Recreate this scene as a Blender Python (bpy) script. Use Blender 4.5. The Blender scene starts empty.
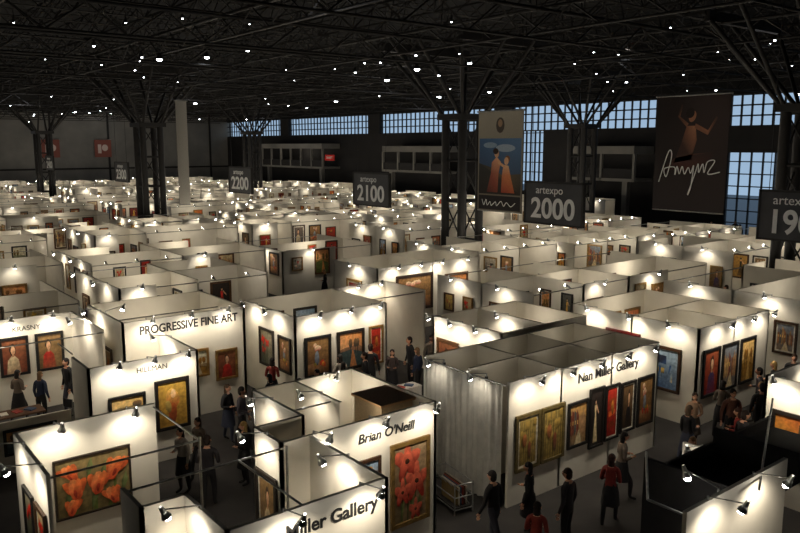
import bpy, bmesh, math, random
from mathutils import Vector, Matrix
rng = random.Random(11)
S = bpy.context.scene
S.view_settings.view_transform = 'Standard'
S.view_settings.look = 'None'
S.view_settings.exposure = 0.0

def lin(c):
    return tuple((x/12.92 if x <= 0.04045 else ((x+0.055)/1.055)**2.4) for x in c)
def C(r, g, b): return lin((r/255, g/255, b/255))

# ------------------------------------------------------------ materials
def newmat(name):
    m = bpy.data.materials.new(name); m.use_nodes = True
    nt = m.node_tree; b = nt.nodes['Principled BSDF']
    return m, nt, b
def noisy(name, c1, c2, scale=3, rough=0.7, metal=0.0, bump=0.0, detail=4):
    m, nt, b = newmat(name)
    tc = nt.nodes.new('ShaderNodeTexCoord')
    n = nt.nodes.new('ShaderNodeTexNoise'); n.inputs['Scale'].default_value = scale; n.inputs['Detail'].default_value = detail
    r = nt.nodes.new('ShaderNodeValToRGB')
    r.color_ramp.elements[0].position = 0.3; r.color_ramp.elements[1].position = 0.7
    r.color_ramp.elements[0].color = (*c1, 1); r.color_ramp.elements[1].color = (*c2, 1)
    nt.links.new(tc.outputs['Object'], n.inputs['Vector'])
    nt.links.new(n.outputs['Fac'], r.inputs['Fac']); nt.links.new(r.outputs['Color'], b.inputs['Base Color'])
    b.inputs['Roughness'].default_value = rough; b.inputs['Metallic'].default_value = metal
    if bump:
        bp = nt.nodes.new('ShaderNodeBump'); bp.inputs['Strength'].default_value = bump
        nt.links.new(n.outputs['Fac'], bp.inputs['Height']); nt.links.new(bp.outputs['Normal'], b.inputs['Normal'])
    return m
def emis(name, col, st):
    m, nt, b = newmat(name)
    b.inputs['Base Color'].default_value = (*col, 1)
    b.inputs['Emission Color'].default_value = (*col, 1); b.inputs['Emission Strength'].default_value = st
    return m
def attrmat(name, rough, nscale, lo, hi):
    m, nt, b = newmat(name)
    a = nt.nodes.new('ShaderNodeAttribute'); a.attribute_name = 'Col'
    tc = nt.nodes.new('ShaderNodeTexCoord')
    n = nt.nodes.new('ShaderNodeTexNoise'); n.inputs['Scale'].default_value = nscale; n.inputs['Detail'].default_value = 5
    mr = nt.nodes.new('ShaderNodeMapRange'); mr.inputs['From Min'].default_value = .3; mr.inputs['From Max'].default_value = .7
    mr.inputs['To Min'].default_value = lo; mr.inputs['To Max'].default_value = hi
    mx = nt.nodes.new('ShaderNodeVectorMath'); mx.operation = 'SCALE'
    nt.links.new(tc.outputs['Object'], n.inputs['Vector']); nt.links.new(n.outputs['Fac'], mr.inputs['Value'])
    nt.links.new(a.outputs['Color'], mx.inputs[0]); nt.links.new(mr.outputs['Result'], mx.inputs['Scale'])
    nt.links.new(mx.outputs['Vector'], b.inputs['Base Color']); b.inputs['Roughness'].default_value = rough
    return m
M_WALL = noisy('booth_wall_paint', C(216, 209, 194), C(228, 222, 207), 1.5, .75)
M_ART = attrmat('oil_paint', .5, 9, .6, 1.35)
M_METAL = noisy('aluminium', C(130, 130, 128), C(165, 165, 160), 8, .35, .8)
M_BULB = emis('lamp_bulb', (1, .94, .84), 70)
M_CLOTH = attrmat('cloth_and_skin', .8, 25, .85, 1.12)
M_CURT = noisy('grey_curtain', C(166, 163, 155), C(186, 183, 173), 5, .9)
M_FLOOR = noisy('hall_carpet', C(34, 31, 29), C(50, 46, 43), 1.2, .9)
M_DARK = noisy('dark_steel', C(24, 22, 21), C(36, 33, 31), 2, .6)
M_CEIL = noisy('ceiling_deck', C(7, 7, 7), C(12, 11, 11), .6, .9)
M_HALL = noisy('hall_wall_paint', C(112, 110, 105), C(136, 133, 126), .3, .85)
M_HALLD = noisy('hall_wall_dark', C(30, 29, 29), C(42, 40, 40), .3, .85)
M_CLAMP = emis('ceiling_lamp_glow', (.88, .94, 1), 22)
M_TEXTD = noisy('black_lettering', C(20, 20, 20), C(30, 30, 30), 5, .6)
M_TEXTW = noisy('white_lettering', C(225, 225, 220), C(240, 240, 236), 5, .6)
M_SIGN = noisy('sign_board', C(52, 53, 56), C(64, 65, 68), 2, .5)
M_DRAPE = noisy('black_drape', C(16, 16, 18), C(26, 25, 27), 4, .95)
MATS = [M_WALL, M_ART, M_METAL, M_BULB, M_CLOTH, M_CURT, M_FLOOR, M_DARK, M_CEIL, M_HALL, M_HALLD, M_CLAMP, M_SIGN, M_DRAPE, M_TEXTW]
WALL, ART, METAL, BULB, CLOTH, CURT, FLOOR, DARK, CEIL, HALL, HALLD, CLAMP, SIGN, DRAPE, TXW = range(15)

# ------------------------------------------------------------ mesh accumulator
class T:
    def __init__(s, x=0, y=0, z=0, a=0):
        s.x, s.y, s.z, s.c, s.s = x, y, z, math.cos(a), math.sin(a)
    def __call__(s, p):
        return (s.x+p[0]*s.c-p[1]*s.s, s.y+p[0]*s.s+p[1]*s.c, s.z+p[2])
I = T()
ANG = {'-Y': 0, '-X': -math.pi/2, '+Y': math.pi, '+X': math.pi/2}
NRM = {'-Y': (0, -1), '-X': (-1, 0), '+Y': (0, 1), '+X': (1, 0)}
W1 = (1, 1, 1)
class Acc:
    def __init__(s): s.v = []; s.f = []; s.c = []; s.m = []; s.sm = []
    def poly(s, t, pts, col=W1, mat=ART, cols=None, smooth=False):
        i = len(s.v); s.v += [t(p) for p in pts]; s.f.append(tuple(range(i, i+len(pts))))
        s.c += list(cols) if cols else [col]*len(pts); s.m.append(mat); s.sm.append(smooth)
    def mesh(s, t, verts, faces, col=W1, mat=ART, smooth=True):
        i = len(s.v); s.v += [t(p) for p in verts]
        for k, f in enumerate(faces):
            s.f.append(tuple(i+j for j in f)); cc = col[k] if isinstance(col, list) else col
            s.c += [cc]*len(f); s.m.append(mat); s.sm.append(smooth)
    def box(s, t, a, b, col=W1, mat=WALL):
        x0, y0, z0 = a; x1, y1, z1 = b
        vs = [(x0, y0, z0), (x1, y0, z0), (x1, y1, z0), (x0, y1, z0), (x0, y0, z1), (x1, y0, z1), (x1, y1, z1), (x0, y1, z1)]
        fs = [(0, 3, 2, 1), (4, 5, 6, 7), (0, 1, 5, 4), (1, 2, 6, 5), (2, 3, 7, 6), (3, 0, 4, 7)]
        s.mesh(t, vs, fs, col, mat, False)
    def tube(s, t, p, q, r0, r1=None, n=6, col=W1, mat=METAL, cap=False):
        if r1 is None: r1 = r0
        p = Vector(p); q = Vector(q); d = (q-p).normalized()
        u = d.cross(Vector((0, 0, 1)) if abs(d.z) < .9 else Vector((1, 0, 0))).normalized(); w = d.cross(u)
        vs = []
        for (o, r) in ((p, r0), (q, r1)):
            for k in range(n):
                a = 2*math.pi*k/n; vs.append(tuple(o+u*r*math.cos(a)+w*r*math.sin(a)))
        fs = [(k, (k+1) % n, n+(k+1) % n, n+k) for k in range(n)]
        if cap: fs += [tuple(range(n-1, -1, -1)), tuple(range(n, 2*n))]
        s.mesh(t, vs, fs, col, mat, n > 4 and not cap)
    def ell(s, t, c, r, n=8, m=6, col=W1, mat=CLOTH, zmin=-1):
        vs = []; fs = []
        for i in range(m+1):
            ph = math.pi*i/m
            for j in range(n):
                th = 2*math.pi*j/n
                vs.append((c[0]+r[0]*math.sin(ph)*math.cos(th), c[1]+r[1]*math.sin(ph)*math.sin(th), c[2]+r[2]*math.cos(ph)))
        for i in range(m):
            if math.cos(math.pi*(i+.5)/m) < zmin: continue
            for j in range(n):
                a = i*n+j; b = i*n+(j+1) % n; fs.append((a, a+n, b+n, b))
        s.mesh(t, vs, fs, col, mat, True)
    def build(s, name, origin=(0, 0, 0), parent=None, rot=0):
        me = bpy.data.meshes.new(name)
        o = origin
        me.from_pydata([(p[0]-o[0], p[1]-o[1], p[2]-o[2]) for p in s.v], [], s.f)
        used = sorted(set(s.m)); mp = {k: i for i, k in enumerate(used)}
        for k in used: me.materials.append(MATS[k])
        me.polygons.foreach_set('material_index', [mp[k] for k in s.m])
        me.polygons.foreach_set('use_smooth', s.sm)
        ca = me.color_attributes.new(name='Col', type='FLOAT_COLOR', domain='CORNER')
        flat = []
        for c in s.c: flat += [c[0], c[1], c[2], 1.0]
        ca.data.foreach_set('color', flat)
        me.update()
        ob = bpy.data.objects.new(name, me); S.collection.objects.link(ob)
        ob.location = origin; ob.rotation_euler[2] = rot
        if parent:
            ob.parent = parent; ob.location = (origin[0]-parent.location.x, origin[1]-parent.location.y, origin[2]-parent.location.z)
        return ob

# ------------------------------------------------------------ paintings
FR = [C(30, 22, 15), C(60, 38, 20), C(120, 88, 40), C(18, 16, 15), C(85, 55, 28), C(140, 110, 60)]
def mixc(a, b, f): return tuple(a[i]*(1-f)+b[i]*f for i in range(3))
def art(acc, t, w, h, style, r, frame=None, fw=None):
    if fw is None: fw = .06*min(w, h)+.03
    fc = frame if frame is not None else r.choice(FR)
    W, H = w/2, h/2
    D = .05
    for (a, b) in (((-W, -D, H-fw), (W, 0, H)), ((-W, -D, -H), (W, 0, -H+fw)), ((-W, -D, -H+fw), (-W+fw, 0, H-fw)), ((W-fw, -D, -H+fw), (W, 0, H-fw))):
        acc.box(t, a, b, fc, ART)
    lay = [0]
    IW, IH = W-fw, H-fw
    if r.random() < .2 and style not in ('tulip', 'poppy', 'gold'):
        acc.poly(t, [(-IW, -.015, -IH), (IW, -.015, -IH), (IW, -.015, IH), (-IW, -.015, IH)], C(215, 208, 190))
        IW -= .07*w; IH -= .07*w
    def P(pts, cols):
        lay[0] += 1; y = -.016-.0008*lay[0]
        pts = [(max(-1, min(1, p[0]))*IW, y, max(-1, min(1, p[1]))*IH) for p in pts]
        if isinstance(cols, list): acc.poly(t, pts, cols=cols)
        else: acc.poly(t, pts, cols)
    def blob(cx, cy, rx, ry, c1, c2, n=9, a0=0, jit=.12):
        pts = []
        for k in range(n):
            a = 2*math.pi*k/n; q = 1+r.uniform(-jit, jit)
            x, y = rx*math.cos(a)*q, ry*math.sin(a)*q
            pts.append((cx+x*math.cos(a0)-y*math.sin(a0), cy+x*math.sin(a0)+y*math.cos(a0)))
        P(pts, [mixc(c1, c2, min(1, max(0, (p[1]-cy+ry)/(2*ry)))) for p in pts])
    def bg(c1, c2): P([(-1, -1), (1, -1), (1, 1), (-1, 1)], [c1, mixc(c1, c2, .3), c2, mixc(c1, c2, .7)])
    if style == 'tulip':
        bg(C(92, 80, 44), C(144, 122, 80))
        for (x, y) in ((-.55, .25), (.05, -.15), (.6, .3), (.45, -.6), (-.5, -.55)):
            P([(x-.03, y), (x-.1, -1), (x+.02, -1), (x+.03, y)], C(84, 98, 40))
        for (x, y) in ((-.8, -.4), (-.1, -.6), (.2, .3), (.75, -.3), (-.2, .5)):
            P([(x, y-.5), (x+.2, y+.1), (x+.16, y+.45), (x+.02, y+.1)], [C(60, 80, 40), C(110, 126, 70), C(120, 130, 80), C(60, 72, 34)])
        for (x, y, s, a) in ((-.62, .5, .40, .5), (-.5, -.1, .48, .1), (.12, -.05, .5, -.15), (.6, .35, .5, -.4), (.5, -.62, .4, .3), (-.62, -.7, .36, -.2)):
            for dx, rx, rot, c1, c2 in ((-.2, .18, .5, C(150, 40, 18), C(224, 112, 54)), (.2, .18, -.5, C(146, 36, 18), C(220, 106, 50)), (-.03, .22, .08, C(190, 66, 30), C(236, 146, 84)), (.1, .13, -.2, C(176, 52, 24), C(230, 124, 64))):
                aa = a+rot
                blob(x+dx*s, y, rx*s*1.7, s*.85, c1, c2, 10, aa, .05)
            blob(x-.02, y-.3*s, .1*s, .3*s, C(110, 26, 14), C(180, 56, 28), 8, a)
    elif style == 'poppy':
        bg(C(104, 86, 58), C(156, 130, 98))
        for (x, y, s) in ((-.1, .5, .45), (.35, -.05, .42), (-.45, -.2, .36)):
            P([(x-.03, y), (x-.1, -1), (x-.03, -1), (x+.03, y)], C(62, 72, 30))
        for (x, y) in ((-.5, -.7), (.1, -.6), (.6, -.6)):
            P([(x-.1, y-.3), (x+.05, y-.1), (x+.15, y+.35), (x-.1, y+.1)], [C(60, 74, 34), C(110, 120, 60), C(130, 140, 80), C(64, 80, 40)])
        for (x, y, s) in ((-.2, .58, .75), (.38, 0, .68), (-.5, -.2, .5), (.3, -.75, .4)):
            for k in range(5):
                a = k*1.256+.3
                blob(x+.5*s*math.cos(a), y+.22*s*math.sin(a), .62*s, .28*s, C(140, 36, 24), C(216, 104, 76), 9, a, .1)
            blob(x, y, .2*s, .1*s, C(30, 16, 12), C(90, 50, 24), 8)
    elif style == 'gold':
        bg(C(150, 110, 40), C(190, 150, 64))
        blob(0, .25, .5, .45, C(170, 70, 30), C(224, 180, 90), 12)
        blob(0, -.4, .3, .5, C(110, 40, 24), C(180, 90, 40), 12)
        blob(.05, .45, .18, .2, C(220, 170, 120), C(236, 200, 150), 10)
        blob(-.3, -.1, .2, .3, C(90, 70, 30), C(200, 170, 90), 10, .5)
    elif style == 'flower':
        b1 = r.choice([C(80, 66, 40), C(140, 116, 76), C(50, 62, 54), C(160, 140, 100)])
        bg(b1, mixc(b1, C(210, 190, 150), .4))
        fc1 = r.choice([C(210, 46, 28), C(230, 130, 56), C(220, 176, 70), C(200, 70, 80)])
        for k in range(4):
            x, y = r.uniform(-.6, .6), r.uniform(-.3, .7); s = r.uniform(.25, .45)
            P([(x-.03, y), (x*.5-.05, -1), (x*.5+.02, -1), (x+.03, y)], C(56, 66, 30))
            for j in range(4):
                a = j*1.57+r.random()
                blob(x+.4*s*math.cos(a), y+.3*s*math.sin(a), .6*s, .35*s, mixc(fc1, C(60, 10, 5), .5), fc1, 7, a)
    elif style == 'landscape':
        s1 = r.choice([C(220, 176, 100), C(130, 160, 190), C(210, 130, 64), C(190, 184, 160)])
        bg(mixc(s1, C(240, 220, 170), .5), s1)
        hz = r.uniform(-.2, .2)
        g = r.choice([C(76, 84, 36), C(120, 76, 36), C(60, 76, 76), C(140, 100, 36)])
        P([(-1, hz), (-.5, hz+.3*r.random()), (0, hz+.1), (.5, hz+.35*r.random()), (1, hz), (1, -1), (-1, -1)], mixc(g, s1, .35))
        P([(-1, hz-.15), (0, hz-.05), (1, hz-.3), (1, -1), (-1, -1)], g)
        P([(-.1, -1), (.1, hz-.1), (.2, hz-.1), (.5, -1)], mixc(s1, g, .3))
        for k in range(3):
            x = r.uniform(-.8, .8); P([(x-.02, hz-.3), (x+.02, hz-.3), (x+.02, hz+.2), (x-.02, hz+.2)], C(30, 22, 14))
            blob(x, hz+.3, .18, .28, mixc(g, C(10, 10, 5), .5), mixc(g, C(200, 130, 40), .4), 8)
    elif style == 'portrait':
        b1 = r.choice([C(50, 36, 26), C(110, 40, 26), C(120, 94, 58), C(40, 52, 66), C(150, 34, 22)])
        bg(b1, mixc(b1, C(170, 130, 80), .35))
        cl = r.choice([C(180, 36, 28), C(30, 26, 26), C(210, 190, 150), C(70, 60, 100), C(200, 130, 50)])
        x = r.uniform(-.2, .2)
        P([(x-.6, -1), (x-.45, -.2), (x-.12, .05), (x+.12, .05), (x+.45, -.2), (x+.6, -1)], [mixc(cl, b1, .5), cl, cl, cl, mixc(cl, b1, .3), mixc(cl, b1, .7)])
        blob(x, .42, .27, .36, C(34, 20, 12), C(60, 36, 20), 10)
        P([(x-.07, .2), (x-.1, -.02), (x+.1, -.02), (x+.07, .2)], C(190, 140, 104))
        blob(x+.02, .36, .19, .27, C(190, 138, 102), C(232, 188, 148), 10, 0, .03)
    elif style == 'figure':
        b1 = r.choice([C(160, 34, 22), C(40, 32, 28), C(180, 136, 64), C(80, 80, 74), C(120, 30, 24)])
        bg(mixc(b1, C(10, 8, 8), .3), b1)
        x = r.uniform(-.25, .25); cl = r.choice([C(220, 50, 32), C(224, 200, 150), C(20, 18, 18), C(220, 170, 70)])
        P([(x-.35, -.9), (x-.12, .1), (x-.16, .45), (x+.16, .45), (x+.12, .1), (x+.4, -.9)], [mixc(cl, b1, .4), cl, cl, cl, cl, mixc(cl, b1, .2)])
        P([(x+.1, .42), (x+.5, .1), (x+.55, .18), (x+.16, .5)], C(220, 170, 130))
        blob(x, .62, .1, .15, C(210, 160, 120), C(230, 190, 150), 9, 0, .03)
        blob(x-.02, .7, .12, .1, C(24, 14, 10), C(40, 22, 12), 8)
    elif style == 'reds':
        bg(C(130, 24, 18), C(190, 50, 32))
        for k in range(3):
            y = -.7+k*.5; P([(-.7, y), (.7, y+.1), (.65, y+.3), (-.75, y+.25)], mixc(C(220, 100, 44), C(90, 14, 10), r.random()))
        blob(.1, .2, .3, .3, C(70, 12, 8), C(230, 150, 60), 9)
    elif style == 'stilllife':
        bg(C(90, 58, 32), C(150, 112, 66))
        P([(-1, -.4), (1, -.3), (1, -1), (-1, -1)], [C(170, 124, 80), C(150, 104, 60), C(90, 56, 34), C(100, 66, 38)])
        blob(-.1, -.1, .22, .42, C(50, 56, 76), C(150, 160, 170), 10)
        for k in range(5):
            blob(r.uniform(-.6, .6), r.uniform(-.6, -.35), .13, .15, C(140, 36, 20), r.choice([C(240, 160, 50), C(220, 66, 36), C(150, 160, 60)]), 8)
        for k in range(4): blob(-.1+r.uniform(-.35, .35), .45+r.uniform(-.2, .25), .17, .15, C(170, 70, 56), C(244, 220, 180), 8)
    elif style == 'street':
        s1 = r.choice([C(190, 170, 130), C(120, 130, 140), C(210, 160, 90)])
        bg(C(110, 90, 70), s1)
        for k in range(4):
            x = -1+k*.28; hh = r.uniform(.3, .9); c = r.choice([C(150, 100, 60), C(180, 140, 90), C(120, 60, 44), C(90, 84, 80)])
            P([(x, -.6), (x+.26, -.45+.05*k), (x+.26, hh-.1*k), (x, hh)], c)
            P([(x+.08, 0), (x+.16, 0), (x+.16, .2), (x+.08, .2)], C(240, 200, 110))
        for k in range(3):
            x = .95-k*.25; P([(x-.22, -.45), (x, -.6), (x, r.uniform(.2, .8)), (x-.22, .4)], r.choice([C(140, 90, 60), C(100, 70, 54), C(170, 130, 90)]))
        P([(-.4, -1), (.5, -1), (.18, -.3), (.08, -.3)], C(200, 180, 140))
    elif style == 'yellow':
        bg(C(130, 108, 50), C(176, 150, 84))
        for k in range(7):
            x = -.8+k*.26; P([(x, -1), (x+.05, -1), (x+.1, .9), (x+.06, .9)], C(80, 64, 30)); blob(x+.1, r.uniform(-.2, .8), .2, .22, C(110, 90, 40), C(196, 160, 80), 8)
        blob(.2, -.4, .2, .4, C(70, 60, 40), C(150, 80, 50), 8); blob(-.4, .1, .25, .3, C(110, 60, 30), C(190, 120, 70), 8)
    else:
        pal = r.choice([[C(220, 180, 70), C(180, 70, 36), C(70, 58, 44), C(230, 210, 160)], [C(50, 90, 140), C(160, 180, 190), C(230, 190, 90), C(36, 40, 60)], [C(34, 32, 32), C(200, 190, 170), C(190, 46, 30), C(120, 110, 100)], [C(40, 110, 110), C(220, 120, 60), C(230, 220, 190), C(30, 50, 60)]])
        bg(pal[0], pal[1])
        for k in range(5):
            x, y = r.uniform(-.8, .4), r.uniform(-.9, .4); a, b = r.uniform(.2, .7), r.uniform(.2, .6)
            P([(x, y), (x+a, y+r.uniform(-.1, .1)), (x+a, y+b), (x+r.uniform(-.1, .1), y+b)], [pal[k % 4], pal[(k+1) % 4], pal[k % 4], pal[k % 4]])
STY = ['flower', 'landscape', 'portrait', 'figure', 'abstract', 'stilllife', 'reds', 'landscape', 'flower', 'abstract', 'yellow', 'street', 'street', 'landscape']
def painting(x, y, z, face, w, h, style, seed=0, name='framed_painting', frame=None, fw=None):
    a = Acc(); n = NRM[face]
    art(a, I, w, h, style, random.Random(seed*7+int(x*100)), frame, fw)
    ob = a.build(name, (0, 0, 0)); ob.location = (x+n[0]*.045, y+n[1]*.045, z); ob.rotation_euler[2] = ANG[face]
    return ob

# ------------------------------------------------------------ lamps
WARM = (1.0, .89, .72)
def lightobj(kind, name, loc, energy, parent=None, d=None, size=2.4, rad=.06, col=WARM):
    L = bpy.data.lights.new(name, kind); L.energy = energy; L.color = col; L.shadow_soft_size = rad
    o = bpy.data.objects.new(name, L); S.collection.objects.link(o)
    if kind == 'SPOT':
        L.spot_size = size; L.spot_blend = .7
        o.rotation_euler = Vector(d).to_track_quat('-Z', 'Y').to_euler()
    if parent:
        o.parent = parent; o.location = Vector(loc)-parent.location
    else: o.location = loc
    return o
def lamp(acc, lights, x, y, face, z=3.05, energy=42, out=.6):
    t = T(x, y, z, ANG[face])
    acc.tube(t, (0, 0, -.12), (0, 0, .06), .02, n=5)
    acc.tube(t, (0, 0, .05), (0, -out, .16), .012, n=5)
    acc.box(t, (-.03, -.03, -.1), (.03, .03, -.02), W1, DARK)
    d = Vector((0, .42, -.9)).normalized(); p = Vector((0, -out, .16))
    acc.tube(t, p-d*.06, p+d*.05, .03, .045, n=8, mat=METAL)
    acc.tube(t, p+d*.05, p+d*.14, .045, .08, n=10, mat=METAL)
    q = p+d*.155; acc.ell(t, q, (.06, .06, .045), 8, 5, mat=BULB)
    q2 = t(tuple(p+d*.26)); dd = T(0, 0, 0, ANG[face])(tuple(d))
    lights.append((q2, dd, energy))
def wall(acc, x0, y0, x1, y1, h=3.05, th=.07, mat=WALL):
    acc.box(I, (min(x0, x1)-th/2, min(y0, y1)-th/2, 0), (max(x0, x1)+th/2, max(y0, y1)+th/2, h), W1, mat)
def bar(acc, x0, y0, x1, y1, z=2.98):
    acc.tube(I, (x0, y0, z), (x1, y1, z), .02, n=6)
def post(acc, x, y, z=3.05): acc.tube(I, (x, y, 0), (x, y, z), .025, n=6)
def text(s, x, y, z, face, size, mat, parent=None, align='CENTER', name='lettering', off=.045, shear=0, ext=.006, sx=1.0, bold=0):
    cu = bpy.data.curves.new(name, 'FONT'); cu.body = s; cu.size = size; cu.align_x = align; cu.align_y = 'CENTER'; cu.extrude = ext; cu.shear = shear; cu.offset = bold
    o = bpy.data.objects.new(name, cu); S.collection.objects.link(o); cu.materials.append(mat)
    n = NRM[face]; loc = Vector((x+n[0]*off, y+n[1]*off, z)); o.rotation_euler = (math.pi/2, 0, ANG[face]); o.scale = (sx, 1, 1)
    if parent: o.parent = parent; loc = loc-parent.location
    o.location = loc; return o
def booth(walls, bars=(), lamps=(), posts=(), origin=None, extra=None, h=3.05, name='exhibition_booth', fill=None):
    a = Acc(); L = []
    for w in walls: wall(a, *w[:4], **({'h': w[4]} if len(w) > 4 else {'h': h}))
    for b in bars: bar(a, *b)
    for p in posts: post(a, *p)
    for l in lamps: lamp(a, L, *l)
    if extra: extra(a)
    if origin is None: origin = (sum(w[0]+w[2] for w in walls)/2/len(walls), sum(w[1]+w[3] for w in walls)/2/len(walls), 0)
    o = a.build(name, origin)
    for (p, d, e) in L: lightobj('SPOT', 'clamp_lamp_light', p, e, o, d)
    for f in (fill or []): lightobj('POINT', 'booth_lamp_fill', f[:3], f[3], o, rad=.12)  # added fill points brighten the booth interior, no fixture modelled
    return o

# ------------------------------------------------------------ foreground booths
b = booth([(2.8, 15.25, 5.45, 15.25), (2.8, 12.9, 2.8, 15.25)], [(2.8, 12.9, 5.45, 12.9), (5.45, 12.9, 5.45, 15.25)],
          [(3.5, 15.25, '-Y'), (4.9, 15.25, '-Y'), (2.8, 13.3, '-X'), (2.8, 14.5, '-X')], [(5.45, 12.9)])
painting(4.15, 15.25, 1.7, '-Y', 1.5, 1.25, 'tulip', 1, frame=C(40, 30, 20), fw=.04)
painting(2.8, 13.35, 1.75, '-X', .7, 1.1, 'flower', 2); painting(2.8, 14.2, 1.75, '-X', .7, 1.1, 'flower', 5)
b = booth([(5.3, 19.25, 8.15, 19.25), (8.15, 19.25, 8.15, 21.9), (5.3, 19.25, 5.3, 20.6)], [(5.3, 20.6, 5.3, 22.0)],
          [(5.9, 19.25, '-Y', 2.9), (6.8, 19.25, '-Y', 2.9), (7.7, 19.25, '-Y', 2.9), (8.15, 21, '-X', 2.9)], fill=[(6.8, 20.8, 2.7, 25)], h=2.9)
text('HILLMAN', 6.9, 19.25, 2.62, '-Y', .2, M_TEXTD, b)
painting(6.2, 19.25, 1.7, '-Y', .95, .7, 'landscape', 3); painting(7.4, 19.25, 1.55, '-Y', .95, 1.4, 'gold', 3, frame=C(24, 18, 14))
painting(8.15, 20.4, 1.6, '-X', .9, 1.2, 'figure', 8)
b = booth([(7.1, 22.0, 10.95, 22.0), (7.1, 22.0, 7.1, 25.3), (10.95, 22.0, 10.95, 25.3), (7.1, 25.3, 10.95, 25.3)], [(7.1, 23.8, 10.95, 23.8)],
          [(7.8, 22.0, '-Y', 3.3), (9.0, 22.0, '-Y', 3.3), (10.2, 22.0, '-Y', 3.3), (7.1, 24, '-X', 3.3), (7.3, 24.2, '+X', 3.2)], fill=[(9.0, 24, 2.8, 40)], h=3.3)
text('PROGRESSIVE FINE ART', 9.15, 22.0, 2.98, '-Y', .36, M_TEXTD, b, sx=.84, bold=.008)
painting(10.3, 22.0, 1.5, '-Y', .75, 1.0, 'portrait', 4); painting(9.3, 22.0, 1.7, '-Y', .8, .9, 'landscape', 4); painting(7.1, 23.4, 1.7, '-X', .9, 1.2, 'flower', 4); painting(9.7, 25.3, 1.9, '-Y', 1.1, 1.3, 'abstract', 4); painting(8.2, 25.3, 1.9, '-Y', 1.1, 1.3, 'street', 4)
b = booth([(2.4, 25.8, 6.7, 25.8), (6.7, 22.6, 6.7, 25.8), (2.4, 22.5, 2.4, 25.8)], [(2.4, 22.5, 6.7, 22.5)],
          [(3.6, 25.8, '-Y'), (4.8, 25.8, '-Y'), (6, 25.8, '-Y'), (6.7, 24, '-X')])
text('KRASNY', 5.3, 25.8, 2.7, '-Y', .22, M_TEXTD, b)
for x, s, k in ((4.9, 'portrait', 1), (5.95, 'portrait', 2)): painting(x, 25.8, 1.85, '-Y', .85, 1.25, s, k, frame=C(18, 16, 15))
painting(3.7, 25.8, 1.85, '-Y', .85, 1.25, 'street', 9, frame=C(18, 16, 15))
b = booth([(3.3, 20.9, 5.2, 20.9, 1.4)], [], [], fill=[(4, 22, 2.8, 25)], name='display_partition')
painting(4.2, 20.9, .85, '-Y', 1.3, .7, 'landscape', 8)
# corner booth
def ex(a):
    a.box(I, (9.25, 12.3, 0), (10.1, 13.3, 2.95), C(160, 140, 110), CLOTH)
    a.box(I, (9.2, 12.25, 2.95), (10.15, 13.35, 3.0), C(170, 134, 96), CLOTH)
b = booth([(6.5, 11.7, 10.2, 11.7), (6.5, 11.7, 6.5, 12.7), (10.2, 11.7, 10.2, 14.75), (7.55, 14.75, 10.2, 14.75), (7.55, 12.7, 7.55, 14.75), (8.6, 12.9, 8.6, 14.75), (6.5, 12.7, 7.55, 12.7)],
          [(7.55, 13.2, 8.6, 13.2), (6.5, 12.7, 7.55, 14.75)], [(7.2, 11.7, '-Y'), (8.5, 11.7, '-Y'), (9.8, 11.7, '-Y'), (6.5, 12.2, '-X'), (7.55, 13.9, '-X'), (8.6, 13.6, '-X', 3.05, 20), (9.4, 14.75, '-Y', 3.05, 20)], extra=ex, fill=[(9.7, 13.9, 2.9, 8), (8.9, 12.3, 2.9, 6)])
text("Brian O'Neill", 8.9, 11.7, 2.68, '-Y', .27, M_TEXTD, b, shear=.2, bold=.005)
painting(9.5, 11.7, 1.45, '-Y', 1.05, 1.85, 'poppy', 1, frame=C(110, 84, 40)); painting(8.15, 11.7, 1.95, '-Y', 1.15, .6, 'landscape', 11)
painting(6.5, 12.2, 1.6, '-X', .8, 1.4, 'portrait', 14); painting(7.55, 13.7, 1.5, '-X', 1.1, 1.4, 'flower', 2); painting(8.15, 11.7, 1.1, '-Y', .9, .7, 'flower', 12)
# nearest booth
b = booth([(4.3, 9.35, 7.1, 9.35), (7.1, 9.35, 7.1, 11.6), (4.3, 9.35, 4.3, 10.8), (3.6, 10.8, 4.3, 10.8), (3.6, 10.8, 3.6, 11.6)], [(3.6, 11.6, 6.5, 11.6), (5.6, 9.4, 5.6, 11.6)],
          [(5.2, 9.35, '-Y'), (6.6, 9.35, '-Y'), (4.3, 10.2, '-X'), (7.1, 10.4, '-X')], [(6.5, 11.5)])
text('Nan Miller Gallery', 5.75, 9.35, 2.7, '-Y', .31, M_TEXTD, b, bold=.006)
painting(5.8, 9.35, 1.5, '-Y', 1.0, 1.2, 'flower', 21)
# gallery island with curtain
def ex(a):
    n = 70; vs = []; fs = []
    for k in range(n+1):
        y = 11.7+2.8*k/n; x = 12.28+.035*math.sin(k*1.3)+.02*math.sin(k*.5)
        vs += [(x, y, .02), (x, y, 2.95)]
    for k in range(n): fs.append((2*k, 2*k+2, 2*k+3, 2*k+1))
    a.mesh(I, vs, fs, W1, CURT, True)
b = booth([(12.4, 11.6, 18.3, 11.6), (12.4, 14.5, 18.3, 14.5), (18.3, 11.6, 18.3, 14.5), (14.2, 11.6, 14.2, 14.5), (16.2, 11.6, 16.2, 14.5), (12.5, 13, 18.3, 13)],
          [(12.3, 11.6, 12.3, 14.5)], [(12.9, 11.6, '-Y'), (14, 11.6, '-Y'), (15.1, 11.6, '-Y'), (16.2, 11.6, '-Y'), (17.4, 11.6, '-Y'), (12.35, 12.3, '-X', 3.05, 14), (12.35, 13.8, '-X', 3.05, 14)], extra=ex,
          fill=[(13.3, 12.3, 2.9, 2.5), (15.2, 12.3, 2.9, 2), (17.2, 12.3, 2.9, 2.5), (13.3, 13.8, 2.9, 3), (15.2, 13.8, 2.9, 2.5), (17.2, 13.8, 2.9, 5)])
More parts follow.
